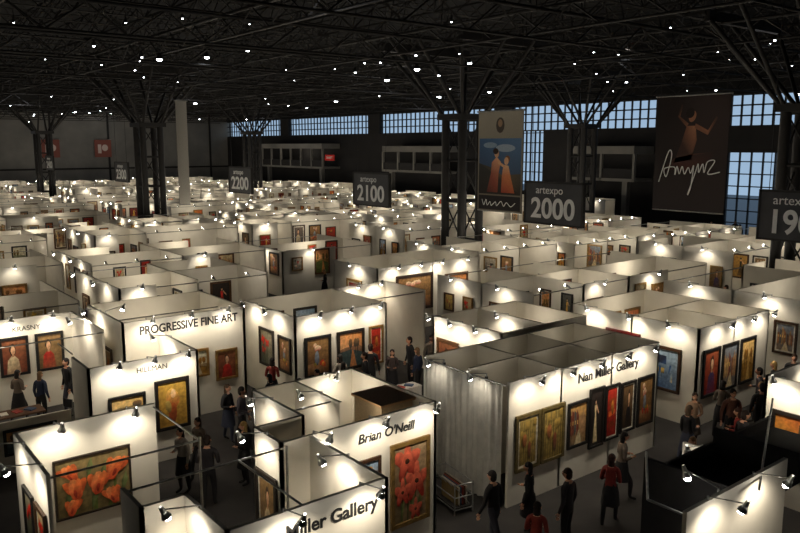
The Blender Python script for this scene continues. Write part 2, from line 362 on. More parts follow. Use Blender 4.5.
text('Nan Miller Gallery', 16.1, 11.6, 2.66, '-Y', .34, M_TEXTD, b, bold=.006)
for x, w, h, s, k in ((13.0, .85, 1.4, 'yellow', 4), (13.9, .85, 1.4, 'yellow', 5), (14.85, .8, 1.2, 'street', 6), (15.6, .6, 1.6, 'figure', 1), (16.25, .6, 1.5, 'reds', 2), (16.95, .65, 1.4, 'portrait', 3), (17.75, .75, 1.4, 'stilllife', 4)):
    painting(x, 11.6, 1.5, '-Y', w, h, s, k, frame=C(22, 18, 15) if x > 14 else C(90, 76, 40))
b = booth([(15.6, 14.95, 15.6, 17.9), (15.6, 17.9, 19.4, 17.9), (19.4, 14.95, 19.4, 17.9), (15.6, 14.95, 19.4, 14.95), (17.5, 14.95, 17.5, 17.9)], [],
          [(15.6, 15.5, '-X'), (15.6, 16.6, '-X'), (15.6, 17.6, '-X'), (17.5, 16.5, '-X')], fill=[(18.5, 16.5, 2.7, 20)])
painting(15.6, 17.2, 1.6, '-X', 1.0, 1.6, 'portrait', 31); painting(15.6, 15.9, 1.7, '-X', .9, 1.2, 'landscape', 32); painting(18.5, 17.9, 1.8, '-Y', 1.2, 1.3, 'abstract', 33); painting(17.5, 17, 1.8, '-X', .9, 1.3, 'reds', 33)
b = booth([(12, 20.5, 15.6, 20.5), (12, 20.5, 12, 23.9), (15.6, 20.5, 15.6, 23.9), (12, 23.9, 18.2, 23.9), (18.2, 21.5, 18.2, 23.9)], [(15.6, 21.5, 18.2, 21.5)],
          [(12.6, 20.5, '-Y'), (13.8, 20.5, '-Y'), (15, 20.5, '-Y'), (12, 21.5, '-X'), (12, 23, '-X'), (16.5, 23.9, '-Y'), (17.6, 23.9, '-Y')], fill=[(13.8, 22.3, 2.7, 30)])
for x, w, s, k in ((12.8, 1.0, 'stilllife', 3), (14.1, 1.1, 'landscape', 2), (15.15, .6, 'reds', 2)): painting(x, 20.5, 1.65, '-Y', w, 1.35, s, k)
painting(12, 22.3, 1.7, '-X', 1, 1.3, 'flower', 3); painting(12, 21.1, 1.7, '-X', .8, 1.2, 'stilllife', 3); painting(16.5, 23.9, 1.7, '-Y', 1.1, 1.5, 'abstract', 41); painting(17.6, 23.9, 1.7, '-Y', .8, 1.2, 'reds', 41)
painting(13, 23.9, 1.9, '-Y', 1, 1.2, 'reds', 42); painting(14.4, 23.9, 1.9, '-Y', 1, 1.2, 'landscape', 42)
b = booth([(20.6, 11.7, 20.6, 16.4), (20.6, 11.7, 24.8, 11.7), (24.8, 11.7, 24.8, 16.4), (20.6, 16.4, 24.8, 16.4), (20.6, 14, 24.8, 14), (22.6, 11.7, 22.6, 14)], [],
          [(20.6, 12.4, '-X'), (20.6, 13.8, '-X'), (20.6, 15.4, '-X'), (21.5, 11.7, '-Y'), (22.8, 11.7, '-Y'), (24.1, 11.7, '-Y')], fill=[(22.8, 15.2, 2.7, 40), (23.7, 12.9, 2.7, 20), (21.5, 12.9, 2.7, 15)])
painting(20.6, 14.3, 1.8, '-X', 1.3, 1.4, 'reds', 1, frame=C(90, 20, 14)); painting(20.6, 12.7, 1.6, '-X', 1.0, 1.4, 'abstract', 2, frame=C(60, 38, 20)); painting(20.6, 15.7, 1.7, '-X', 1, 1, 'landscape', 2)
for x, s in ((21.3, 'portrait'), (22.4, 'street'), (23.5, 'landscape')): painting(x, 11.7, 1.6, '-Y', .95, 1.5, s, 5, frame=C(18, 16, 15))
for x, s in ((21.5, 'reds'), (22.8, 'flower'), (24, 'abstract')): painting(x, 16.4, 1.85, '-Y', .95, 1.2, s, 6)
b = booth([(19.8, 26.6, 26, 26.6), (19.8, 26.6, 19.8, 30), (26, 26.6, 26, 30), (19.8, 30, 26, 30), (23, 26.6, 23, 30)], [],
          [(20.6, 26.6, '-Y'), (21.9, 26.6, '-Y'), (23.2, 26.6, '-Y'), (24.8, 26.6, '-Y'), (19.8, 28, '-X')], fill=[(21.4, 28.3, 2.7, 25), (24.5, 28.3, 2.7, 25)])
painting(21.9, 26.6, 1.75, '-Y', 2.2, 1.7, 'stilllife', 51, frame=C(40, 24, 14)); painting(24.5, 26.6, 1.7, '-Y', 1.5, 1.4, 'landscape', 52)
painting(19.8, 28.3, 1.7, '-X', 1.2, 1.3, 'figure', 5)
# right-hand nearest booths (dark drape)
def ex(a):
    a.box(I, (11.5, 5.75, 2.3), (16.2, 7.4, 2.36), W1, DRAPE)
    a.box(I, (11.45, 5.75, 0), (11.52, 7.4, 2.9), W1, DRAPE)
    a.box(I, (11.5, 7.35, 0), (16.2, 7.42, 2.6), W1, DRAPE); a.box(I, (13.8, 5.75, 2.36), (13.86, 7.4, 2.9), W1, DRAPE)
b = booth([(9.9, 5.65, 13.0, 5.65), (9.9, 5.65, 9.9, 6.3, 1.2)], [(9.9, 6.3, 11.5, 7.4), (11.6, 5.4, 16.2, 7.4), (9.9, 5.65, 9.9, 6.3)], [(10.5, 5.65, '-Y'), (11.9, 5.65, '-Y'), (10.9, 5.7, '+Y', 3.05, 14)], extra=ex)
b = booth([(17.6, 6.2, 17.6, 8.2), (17.6, 8.2, 21, 8.2)], [(17.6, 6.2, 20, 6.2)], [(17.6, 6.8, '-X'), (17.6, 7.8, '-X'), (19.5, 8.2, '-Y')])
painting(17.6, 7.5, 1.6, '-X', 1, 1.4, 'abstract', 61)
b = booth([(14.5, 7.5, 14.5, 8.4, 2.1)], [], [(14.5, 8.0, '-X', 2.1, 12)], name='display_partition')
painting(14.5, 7.95, 1.35, '-X', .8, 1.2, 'abstract', 64)

# ------------------------------------------------------------ generic islands
COLS = ((32.9, 35.2), (24, 64.8), (37.8, 16.6), (49.5, 95), (56, 44.2), (26, 108))
def island(x0, x1, y0, y1, near=False):
    r = rng; a = Acc(); p = Acc(); pts = []; spots = []
    ym = (y0+y1)/2
    H = r.choice([2.6, 2.9, 3.05, 3.2])
    wall(a, x0, ym, x1, ym, H)
    def hang(xa, xb, y, face):
        L = abs(xb-xa); n = max(1, int(L/1.15))
        for k in range(n):
            if r.random() < .08: continue
            q = xa+(xb-xa)*(k+.5)/n
            w = r.uniform(.55, 1.08); h = r.uniform(.6, 1.5)
            if face in ('-Y', '+Y'): t = T(q, y+(-.05 if face == '-Y' else .05), 1.82, ANG[face])
            else: t = T(y+(-.05 if face == '-X' else .05), q, 1.82, ANG[face])
            art(p, t, w, h, r.choice(STY), r)
    x = x0
    while x < x1-.5:
        w = min(r.choice([3.05, 3.05, 4.5, 6.1]), x1-x)
        if x1-(x+w) < 2: w = x1-x
        typ = r.random(); dim = r.choice([.45, .8, 1, 1.1])
        wall(a, x, y0, x, ym, H)
        hang(y0+.2, ym-.2, x, '-X'); hang(x+.2, x+w-.2, ym, '-Y')
        if typ < .4:
            fx = x+w*r.uniform(.35, .7); wall(a, x, y0, fx, y0, H); hang(x+.1, fx-.1, y0, '-Y')
            lamp(a, spots, (x+fx)/2, y0, '-Y', H, 32*dim)
            bar(a, fx, y0, x+w, y0, H-.1)
            pts.append((x+w*.55, ym-1.1, H-.15, 36*w/3*dim))
        else:
            bar(a, x, y0, x+w, y0, H-.1)
            for k in range(int(w/1.4)):
                lx = x+(k+.5)*w/int(w/1.4)
                a.tube(I, (lx, y0, H-.1), (lx, y0+.3, H), .02, .06, n=6, mat=METAL); a.ell(I, (lx, y0+.32, H-.01), (.05, .04, .05), 6, 4, mat=BULB)
            pts.append((x+w*.5, y0+1.0, H-.15, 46*w/3*dim))
        wall(a, x, ym, x, y1, H); hang(ym+.2, y1-.2, x, '-X')
        if r.random() < .3: wall(a, x, y1, x+w*.6, y1, H); hang(x, x+w*.6, y1, '-Y')
        else: bar(a, x, y1, x+w, y1, H-.1)
        pts.append((x+w*.45, y1-.9, H-.1, 34*w/3*r.choice([.3, .8, 1])))
        if r.random() < .35: a.box(I, (x+.6, y0+.7, .0), (x+1.8, y0+1.3, .95), r.choice([C(30, 28, 28), C(180, 170, 150), C(80, 50, 30)]), CLOTH)
        x += w
    wall(a, x1, y0, x1, y1, H)
    lamp(a, spots, x0, (y0+ym)/2, '-X', H, 32); lamp(a, spots, x0, (y1+ym)/2, '-X', H, 32)
    cx, cy = (x0+x1)/2, ym
    o = a.build('exhibition_booth', (cx, cy, 0)); p.build('hung_paintings', (cx, cy, 0), o)
    for q in pts: lightobj('POINT', 'booth_lamp_fill', q[:3], q[3], o, rad=.15)
    for (q, d, e) in spots: lightobj('SPOT', 'clamp_lamp_light', q, e, o, d)
def rowfill(xa, xb, y0, y1):
    x = xa
    while x < xb-3:
        L = min(rng.choice([6.1, 9.15, 12.2]), xb-x)
        dy = rng.uniform(-.3, .3)
        for cx, cy in COLS:
            if y0-1.6 < cy < y1+1.6:
                if x < cx+1.5 and x+L > cx-1.5:
                    if cx-1.5-x >= 3: L = cx-1.5-x
                    else: x = cx+1.5; L = min(6.1, xb-x)
        if L < 3: break
        island(x, x+L, y0+dy, y1+dy)
        x += L+rng.choice([1.2, 2.6])
rowfill(26.5, 48, 10.8, 16.4)
rowfill(21.5, 53, 19.2, 24.6)
rowfill(9, 19, 28, 33.4)
rowfill(27.2, 55, 27.6, 33.4)
rowfill(1.5, 8.2, 28, 33.4)
y = 36.9
while y < 136:
    rowfill(max(1.5, .17*y-3), 58 if y < 44 else 64, y, y+6); y += 9.15

# ------------------------------------------------------------ hanging signs
def sign(x, y, z, num, w=2.4, h=1.35):
    a = Acc()
    a.box(I, (-.05, -w/2, -h/2), (.05, w/2, h/2), W1, SIGN)
    for s in (-1, 1):
        a.box(I, (-.07, s*w/2-.03, -h/2-.03), (.07, s*w/2+.03, h/2+.03), W1, DARK)
        a.box(I, (-.07, -w/2, s*h/2-.03), (.07, w/2, s*h/2+.03), W1, DARK)
        a.tube(I, (0, s*w*.4, h/2), (0, s*w*.4, 14.6-z), .012, n=4, mat=DARK)
    o = a.build('hanging_aisle_sign', (0, 0, 0)); o.location = (x, y, z)
    text(num, x, y, z-.2, '-X', .92, M_TEXTW, o, off=.06, bold=.02, sx=w/2.4); text('artexpo', x, y+.15, z+.42, '-X', .36, M_TEXTW, o, off=.06)
    lightobj('SPOT', 'sign_fill_spot', (x-4, y-1, z+4), 110, o, (4, 1, -4), .7, .1, (1, .95, .88))  # added spot to brighten the sign face, no fixture modelled
for x, y, z, n, w in ((21.3, 9.4, 6.5, '1900', 2.2), (19.3, 16.3, 6.55, '2000', 2.4), (19, 25.9, 6.6, '2100', 2.5), (18.8, 37.5, 6.6, '2200', 2.6), (18.2, 54.6, 6.6, '2300', 2.7), (19.5, 79, 6.8, '2400', 2.7)): sign(x, y, z, n, w)

# banners
def banner(name, x, y, z0, z1, w, comp, face='-X', e=260):
    a = Acc(); h = z1-z0
    a.box(I, (-w/2, 0, 0), (w/2, .03, h), C(40, 30, 28), CLOTH)
    a.tube(I, (-w/2-.1, .01, h), (w/2+.1, .01, h), .05, n=8, mat=METAL); a.tube(I, (-w/2, .01, 0), (w/2, .01, 0), .035, n=8, mat=METAL)
    for s in (-1, 1): a.tube(I, (s*w*.45, 0, h), (s*w*.45, 0, 15-z0), .015, n=4, mat=DARK)
    comp(a, w, h)
    o = a.build(name, (0, 0, 0)); o.location = (x, y, z0); o.rotation_euler[2] = ANG[face]
    if e: lightobj('SPOT', 'banner_fill_spot', (x-6, y, 13), e, None, (6, 0, (z0+z1)/2-13), 1.0, .1, (1, .95, .88))  # added spot with no fixture, lifts the banner out of the dark
    return o
def Q(a, pts, cols, k): a.poly(I, [(p[0], -.004*k, p[1]) for p in pts], cols=cols if isinstance(cols, list) else [cols]*len(pts), mat=CLOTH)
def ellp(cx, cy, rx, ry, a0=0, n=14):
    return [(cx+rx*math.cos(t)*math.cos(a0)-ry*math.sin(t)*math.sin(a0), cy+rx*math.cos(t)*math.sin(a0)+ry*math.sin(t)*math.cos(a0)) for t in [2*math.pi*k/n for k in range(n)]]
def stroke(a, pts, r=.035, y=-.06, mat=TXW):
    P_ = [Vector((p[0], y, p[1])) for p in pts]; P_ = [P_[0]]+P_+[P_[-1]]; out = []
    for i in range(1, len(P_)-2):
        for k in range(5):
            t = k/5; p0, p1, p2, p3 = P_[i-1:i+3]
            out.append(.5*((2*p1)+(-p0+p2)*t+(2*p0-5*p1+4*p2-p3)*t*t+(-p0+3*p1-3*p2+p3)*t**3))
    out.append(P_[-2])
    for p, q in zip(out[:-1], out[1:]):
        if (q-p).length > 1e-4: a.tube(I, p, q, r, n=4, mat=mat)
def comp1(a, w, h):
    W = w/2
    Q(a, [(-W, 0), (W, 0), (W, h), (-W, h)], [C(110, 102, 88), C(110, 102, 88), C(150, 142, 124), C(150, 142, 124)], 1)
    Q(a, ellp(0, h*.86, .3, .4), C(70, 60, 50), 2); Q(a, ellp(0, h*.88, .16, .2), C(150, 120, 90), 3)
    Q(a, [(-W*.94, .9), (W*.94, .9), (W*.94, h*.73), (-W*.94, h*.73)], [C(44, 44, 54), C(44, 56, 76), C(84, 116, 150), C(60, 92, 126)], 2)
    Q(a, ellp(.4, 3.3, .7, .2), C(150, 164, 176), 3); Q(a, ellp(-.7, 3.45, .5, .15), C(130, 150, 165), 3)
    Q(a, [(-W*.94, .9), (W*.94, .9), (W*.94, 2.0), (.2, 1.9), (-.6, 2.3), (-W*.94, 2.5)], [C(36, 28, 24), C(50, 40, 30), C(80, 74, 60), C(100, 84, 60), C(70, 66, 50), C(50, 50, 44)], 4)
    Q(a, [(-.9, 1.0), (-.1, 1.0), (-.05, 2.0), (.1, 2.6), (-.2, 2.85), (-.55, 2.55), (-.6, 2.0)], [C(90, 40, 30), C(130, 60, 40), C(180, 110, 80), C(210, 150, 110), C(220, 165, 125), C(190, 130, 95), C(150, 80, 60)], 5)
    Q(a, ellp(-.2, 3.02, .17, .22), C(215, 165, 125), 6); Q(a, ellp(-.27, 3.14, .2, .16), C(50, 30, 20), 7)
    Q(a, [(.15, 1.0), (1.1, 1.0), (.8, 1.9), (.65, 2.4), (.3, 2.45), (.2, 1.9)], [C(150, 60, 40), C(180, 90, 50), C(210, 130, 80), C(220, 180, 140), C(220, 180, 140), C(200, 120, 75)], 5)
    Q(a, [(-.1, 2.5), (.4, 2.25), (.45, 2.38), (-.08, 2.66)], C(214, 165, 125), 6); Q(a, ellp(.5, 2.64, .16, .2), C(220, 175, 135), 6); Q(a, ellp(.57, 2.75, .18, .17), C(130, 80, 36), 5)
    Q(a, [(-W*.94, .08), (W*.94, .08), (W*.94, .82), (-W*.94, .82)], C(34, 28, 28), 2)
    stroke(a, [(-1.2, .6), (-1.05, .3), (-.9, .6), (-.8, .3), (-.6, .5), (-.5, .3), (-.2, .5), (-.1, .3), (.2, .55), (.4, .3), (.6, .5), (.9, .3), (1.2, .5)], .022)
def comp2(a, w, h):
    W = w/2; sk = C(130, 86, 62); sd = C(66, 42, 34)
    Q(a, [(-W, 0), (W, 0), (W, h), (-W, h)], [C(32, 23, 23), C(36, 26, 25), C(50, 35, 30), C(36, 27, 25)], 1)
    Q(a, [(-.9, h*.42), (.1, h*.45), (.35, h*.62), (.25, h*.74), (-.25, h*.74), (-.5, h*.6)], [sd, sd, sk, C(170, 116, 84), sk, sd], 2)
    Q(a, [(.2, h*.72), (.95, h*.66), (1.45, h*.8), (1.38, h*.82), (.95, h*.7), (.25, h*.76)], [sk, sk, sd, sd, C(160, 106, 76), sk], 3)
    Q(a, [(-.25, h*.73), (-.8, h*.82), (-.6, h*.93), (-.52, h*.92), (-.66, h*.82), (-.15, h*.76)], [sk, sd, sd, sd, sk, sk], 3)
    Q(a, ellp(.05, h*.82, .2, .3, -.3), C(156, 106, 76), 4); Q(a, ellp(-.08, h*.85, .24, .27, -.3), C(30, 18, 14), 5)
    Q(a, [(-1.6, h*.36), (-.2, h*.36), (.9, h*.42), (1.5, h*.52), (.2, h*.5), (-.9, h*.46)], [C(44, 28, 25), C(80, 42, 32), C(60, 32, 27), C(40, 27, 24), C(100, 58, 44), C(70, 40, 33)], 2)
    pts = [(-1.7, 1.5), (-1.2, 3.1), (-1.0, 2.9), (-1.25, 1.8), (-1.4, 2.2), (-.8, 2.3), (-.75, 1.9), (-.65, 2.35), (-.5, 1.95), (-.35, 2.35), (-.2, 1.95), (0, 2.3), (.15, 2.0), (.3, 2.4), (.2, 1.3), (.05, .9), (.4, 2.0), (.55, 2.5), (.6, 2.05), (.8, 2.5), (.9, 2.05), (1.05, 2.6), (1.45, 2.65), (1.1, 2.0), (1.75, 2.1)]
    stroke(a, pts, .03)
def comp3(a, w, h): Q(a, [(-w/2, 0), (w/2, 0), (w/2, h), (-w/2, h)], [C(150, 146, 136), C(170, 166, 156), C(190, 186, 176), C(160, 156, 146)], 1)
banner('hanging_art_banner', 28.9, 28.1, 5.0, 10.2, 3.2, comp1, e=220); banner('hanging_art_banner', 36.7, 22, 5.0, 11.0, 4.1, comp2, e=240)
banner('hanging_fabric_strip', 20, 48, 4.6, 11.3, .75, comp3, '-Y', e=0)
for x, y in ((36, 144.6), (45, 144.6)):
    a = Acc(); a.box(I, (-1.5, 0, 0), (1.5, .05, 3.2), C(60, 30, 28), CLOTH); a.tube(I, (-1.6, 0, 3.2), (1.6, 0, 3.2), .06)
    w, h = 3, 3.2
    Q(a, [(-w/2, 0), (w/2, 0), (w/2, h), (-w/2, h)], C(140, 80, 68), 1); Q(a, [(-.9, .7), (-.3, .7), (-.3, 2.3), (-.9, 2.3)], C(220, 200, 190), 2); Q(a, ellp(.35, 1.7, .55, .6), C(220, 200, 190), 2)
    o = a.build('wall_banner', (0, 0, 0)); o.location = (x, y, 6.4)

# ------------------------------------------------------------ hall shell
X0, X1, Y0, Y1, ZC = -14, 70, -8, 145, 18.5
a = Acc(); a.box(I, (X0-1, Y0-1, -.3), (X1+1, Y1+1, 0), W1, FLOOR); a.build('floor')
a = Acc(); a.box(I, (X0-1, Y0-1, ZC), (X1+1, Y1+1, ZC+.3), W1, CEIL); a.build('ceiling')
a = Acc(); a.box(I, (X0-1, Y1, 0), (X1+1, Y1+.5, 14.4), W1, HALL); a.box(I, (X0-1, Y1-.3, 14.4), (X1+1, Y1+.5, ZC), W1, CEIL)
for k in range(9): a.box(I, (X0+k*10, Y1-.25, 0), (X0+k*10+.3, Y1, 14.4), W1, HALLD)
a.box(I, (X0, Y1-.3, 4.2), (X1, Y1, 4.5), W1, HALLD); a.build('wall_far')
a = Acc(); a.box(I, (X0-.5, Y0, 0), (X0, Y1, ZC), W1, HALLD); a.build('wall_left')
a = Acc(); a.box(I, (X0, Y0-.5, 0), (X1, Y0, ZC), W1, HALLD); a.build('wall_near')
ZW0, ZW1 = 10.2, 13.2
a = Acc()
ops = [(32.4, 38.0, 0, 7.8), (61, 64.5, 3, ZW0)]
yb = Y0
for (ya, yc, za, zb) in ops:
    a.box(I, (X1, yb, 0), (X1+.5, ya, ZW0), W1, HALLD)
    if za > 0: a.box(I, (X1, ya, 0), (X1+.5, yc, za), W1, HALLD)
    if zb < ZW0: a.box(I, (X1, ya, zb), (X1+.5, yc, ZW0), W1, HALLD)
    yb = yc
a.box(I, (X1, yb, 0), (X1+.5, Y1, ZW0), W1, HALLD)
a.box(I, (X1, Y0, ZW1), (X1+.5, Y1, ZC), W1, CEIL)
for k in range(6): a.box(I, (X1-.2, Y0+20+k*27, ZW0), (X1+.5, Y0+23+k*27, ZW1), W1, HALLD)
a.build('wall_right')
a = Acc()
yy = Y0
while yy < Y1:
    a.box(I, (X1+.1, yy-.08, ZW0), (X1+.25, yy+.08, ZW1), W1, DARK); yy += 1.0
for k in range(4):
    z = ZW0+.05+k*(ZW1-ZW0-.1)/3; a.box(I, (X1+.1, Y0, z-.07), (X1+.25, Y1, z+.07), W1, DARK)
a.build('window_1')
for i, (ya, yc, za, zb) in enumerate(ops):
    a = Acc(); yy = ya
    while yy <= yc+.01: a.box(I, (X1+.1, yy-.06, za), (X1+.3, yy+.06, zb), W1, DARK); yy += (yc-ya)/5
    zz = za
    while zz <= zb+.01: a.box(I, (X1+.1, ya, zz-.05), (X1+.3, yc, zz+.05), W1, DARK); zz += 1.16
    a.build('window_%d' % (i+2))
a = Acc(); a.box(I, (X1+.5, Y0-20, -.5), (X1+60, Y1+20, -.1), C(90, 95, 100), CLOTH); a.build('street_pavement')
def mezz(y0, y1, z0, z1, e=100):
    a = Acc(); X = X1-.03
    a.box(I, (66.5, y0, z0), (X, y1, z0+.3), W1, HALL); a.box(I, (66.5, y0, z1), (X, y1, z1+.8), W1, HALL)
    n = int((y1-y0)/3)
    for k in range(n+1): yk = y0+(y1-y0)*k/n; a.box(I, (66.5, yk-.12, z0), (66.8, yk+.12, z1), W1, HALL)
    a.box(I, (66.6, y0, z0+.3), (66.7, y1, z0+1.3), W1, HALLD); a.box(I, (67, y0+1, 0), (67.6, y0+1.6, z0), W1, HALL); a.box(I, (67, y1-1.6, 0), (67.6, y1-1, z0), W1, HALL)
    o = a.build('mezzanine_room'); lightobj('POINT', 'mezzanine_light', (68, (y0+y1)/2, z1-.5), e, o, rad=.3)
    return o
mezz(104, 124, 4.8, 8.0, 70); mezz(74, 88, 4.8, 7.6, 15); mezz(46, 54, 4.8, 7.6, 6)
a = Acc(); a.box(I, (-.1, -1.3, -.45), (0, 1.3, .45), C(200, 30, 20), CLOTH); a.box(I, (-.13, -1.35, -.5), (-.0, 1.35, -.45), W1, DARK); o = a.build('red_wall_sign'); o.location = (66.4, 101.5, 6.6); text('EXHIBIT', 66.4, 101.5, 6.6, '-X', .5, M_TEXTW, o, off=.15)
lightobj('SPOT', 'sign_fill_spot', (62, 101.5, 9.5), 160, o, (4.4, 0, -2.9), .7, .1)  # added fill spot for the red sign, no fixture

# space-frame
a = Acc(); zb, zt, m = 14.7, 16.9, 3.4
nx = int((X1+6)/m); ny = int((Y1-6)/m)
for i in range(nx):
    for j in range(ny):
        x = -6+i*m; y = 8+j*m
        if x > X1-1 or y > Y1-1: continue
        if x < .1*y-8: continue
        big = .075 if (i % 4 == 0) else .045; big2 = .075 if (j % 4 == 0) else .045
        a.tube(I, (x, y, zb), (x, y+m, zb), big, n=3, mat=DARK); a.tube(I, (x, y, zb), (x+m, y, zb), big2, n=3, mat=DARK)
        cx, cy = x+m/2, y+m/2
        a.tube(I, (cx, cy, zt), (cx, cy+m, zt), .045, n=3, mat=DARK); a.tube(I, (cx, cy, zt), (cx+m, cy, zt), .045, n=3, mat=DARK)
        for dx, dy in ((-1, -1), (1, -1), (-1, 1), (1, 1)):
            a.tube(I, (cx, cy, zt), (cx+dx*m/2, cy+dy*m/2, zb), .035, n=3, mat=DARK)
a.build('ceiling_space_frame')
a = Acc()
for j in range(14):
    y = 12+j*9.8; x = 0
    a.tube(I, (0, y+.25, 14.0), (X1-4, y+.25, 14.0), .09, n=5, mat=DARK)
    while x < X1-6:
        a.tube(I, (x, y+.25, 13.95), (x+1.6, y+.25, 12.8), .045, n=4, mat=DARK); a.tube(I, (x+1.6, y+.25, 12.8), (x+3.2, y+.25, 13.95), .045, n=4, mat=DARK)
        x += 3.2
    a.tube(I, (1.6, y+.25, 12.8), (X1-4, y+.25, 12.8), .06, n=5, mat=DARK)
for i in range(7):
    x = 6+i*9.8; y = 15
    a.tube(I, (x, 12, 14.2), (x, Y1-4, 14.2), .08, n=5, mat=DARK); a.tube(I, (x, 12, 13.2), (x, Y1-4, 13.2), .06, n=5, mat=DARK)
    while y < Y1-6:
        a.tube(I, (x, y, 14.2), (x, y+1.5, 13.2), .04, n=4, mat=DARK); a.tube(I, (x, y+1.5, 13.2), (x, y+3, 14.2), .04, n=4, mat=DARK); y += 3
a.build('ceiling_truss')
def column(x, y, s=1.0):
    a = Acc(); g = .75*s
    for dx in (-g, g):
        for dy in (-g, g):
            a.tube(I, (dx, dy, 0), (dx, dy, 10.2), .26*s, n=10, mat=DARK)
            for k, (ex_, ey_) in enumerate(((3.6, 3.6), (4.8, 1.2), (1.2, 4.8))):
                a.tube(I, (dx, dy, 10), (math.copysign(ex_, dx), math.copysign(ey_, dy), 14.6), .11, n=6, mat=DARK)
    for z in (2.5, 5, 7.5, 10):
        for p, q in (((-g, -g), (g, -g)), ((g, -g), (g, g)), ((g, g), (-g, g)), ((-g, g), (-g, -g))):
            a.tube(I, (*p, z), (*q, z), .09, n=6, mat=DARK)
            a.tube(I, (*p, z), (*q, z-2.4), .05, n=5, mat=DARK)
    a.box(I, (-g-.4, -g-.4, 10), (g+.4, g+.4, 10.35), W1, DARK)
    a.box(I, (-g-.3, -g-.3, 0), (g+.3, g+.3, .3), W1, DARK)
    a.box(I, (-3.6, -3.6, 14.2), (3.6, -3.3, 14.7), W1, DARK); a.box(I, (-3.6, 3.3, 14.2), (3.6, 3.6, 14.7), W1, DARK)
    o = a.build('steel_lattice_column'); o.location = (x, y, 0)
for p in COLS: column(*p)
# ceiling lamps
a = Acc(); rr = random.Random(8)
for k in range(135):
    d = rr.choice([rr.uniform(36, 60), rr.uniform(50, 140), rr.uniform(80, 140)]); l = rr.uniform(-.55, .55)*d
    x = .621*d+.784*l; y = .784*d-.621*l
    if not (-2 < x < 68 and 8 < y < 142): continue
    z = rr.choice([12.4, 12.9, 14.2, 14.2, 14.5]); s = rr.choice([.035, .04, .05, .06, .08, .17])*(.4+.6*d/75)
    a.tube(I, (x, y, z+.02), (x, y, z+.35), 1.5*s+.03, .04, n=10, mat=DARK); a.ell(I, (x, y, z), (1.2*s, 1.2*s, .6*s), 8, 5, mat=CLAMP)
    a.tube(I, (x, y, z+.35), (x, y, 14.8), .02, n=4, mat=DARK)
a.build('ceiling_high_bay_lamps')
for x, y, e in ((40, 128, 600), (20, 128, 500), (60, 110, 300), (60, 70, 260), (20, 90, 300), (40, 50, 220), (15, 25, 100), (50, 25, 160), (30, 70, 240)):
    lightobj('POINT', 'hall_fill_light', (x, y, 12.0), e*.45, rad=.5, col=(.94, .95, 1))  # added ambient fill for hall and far wall, not tied to the lamp meshes

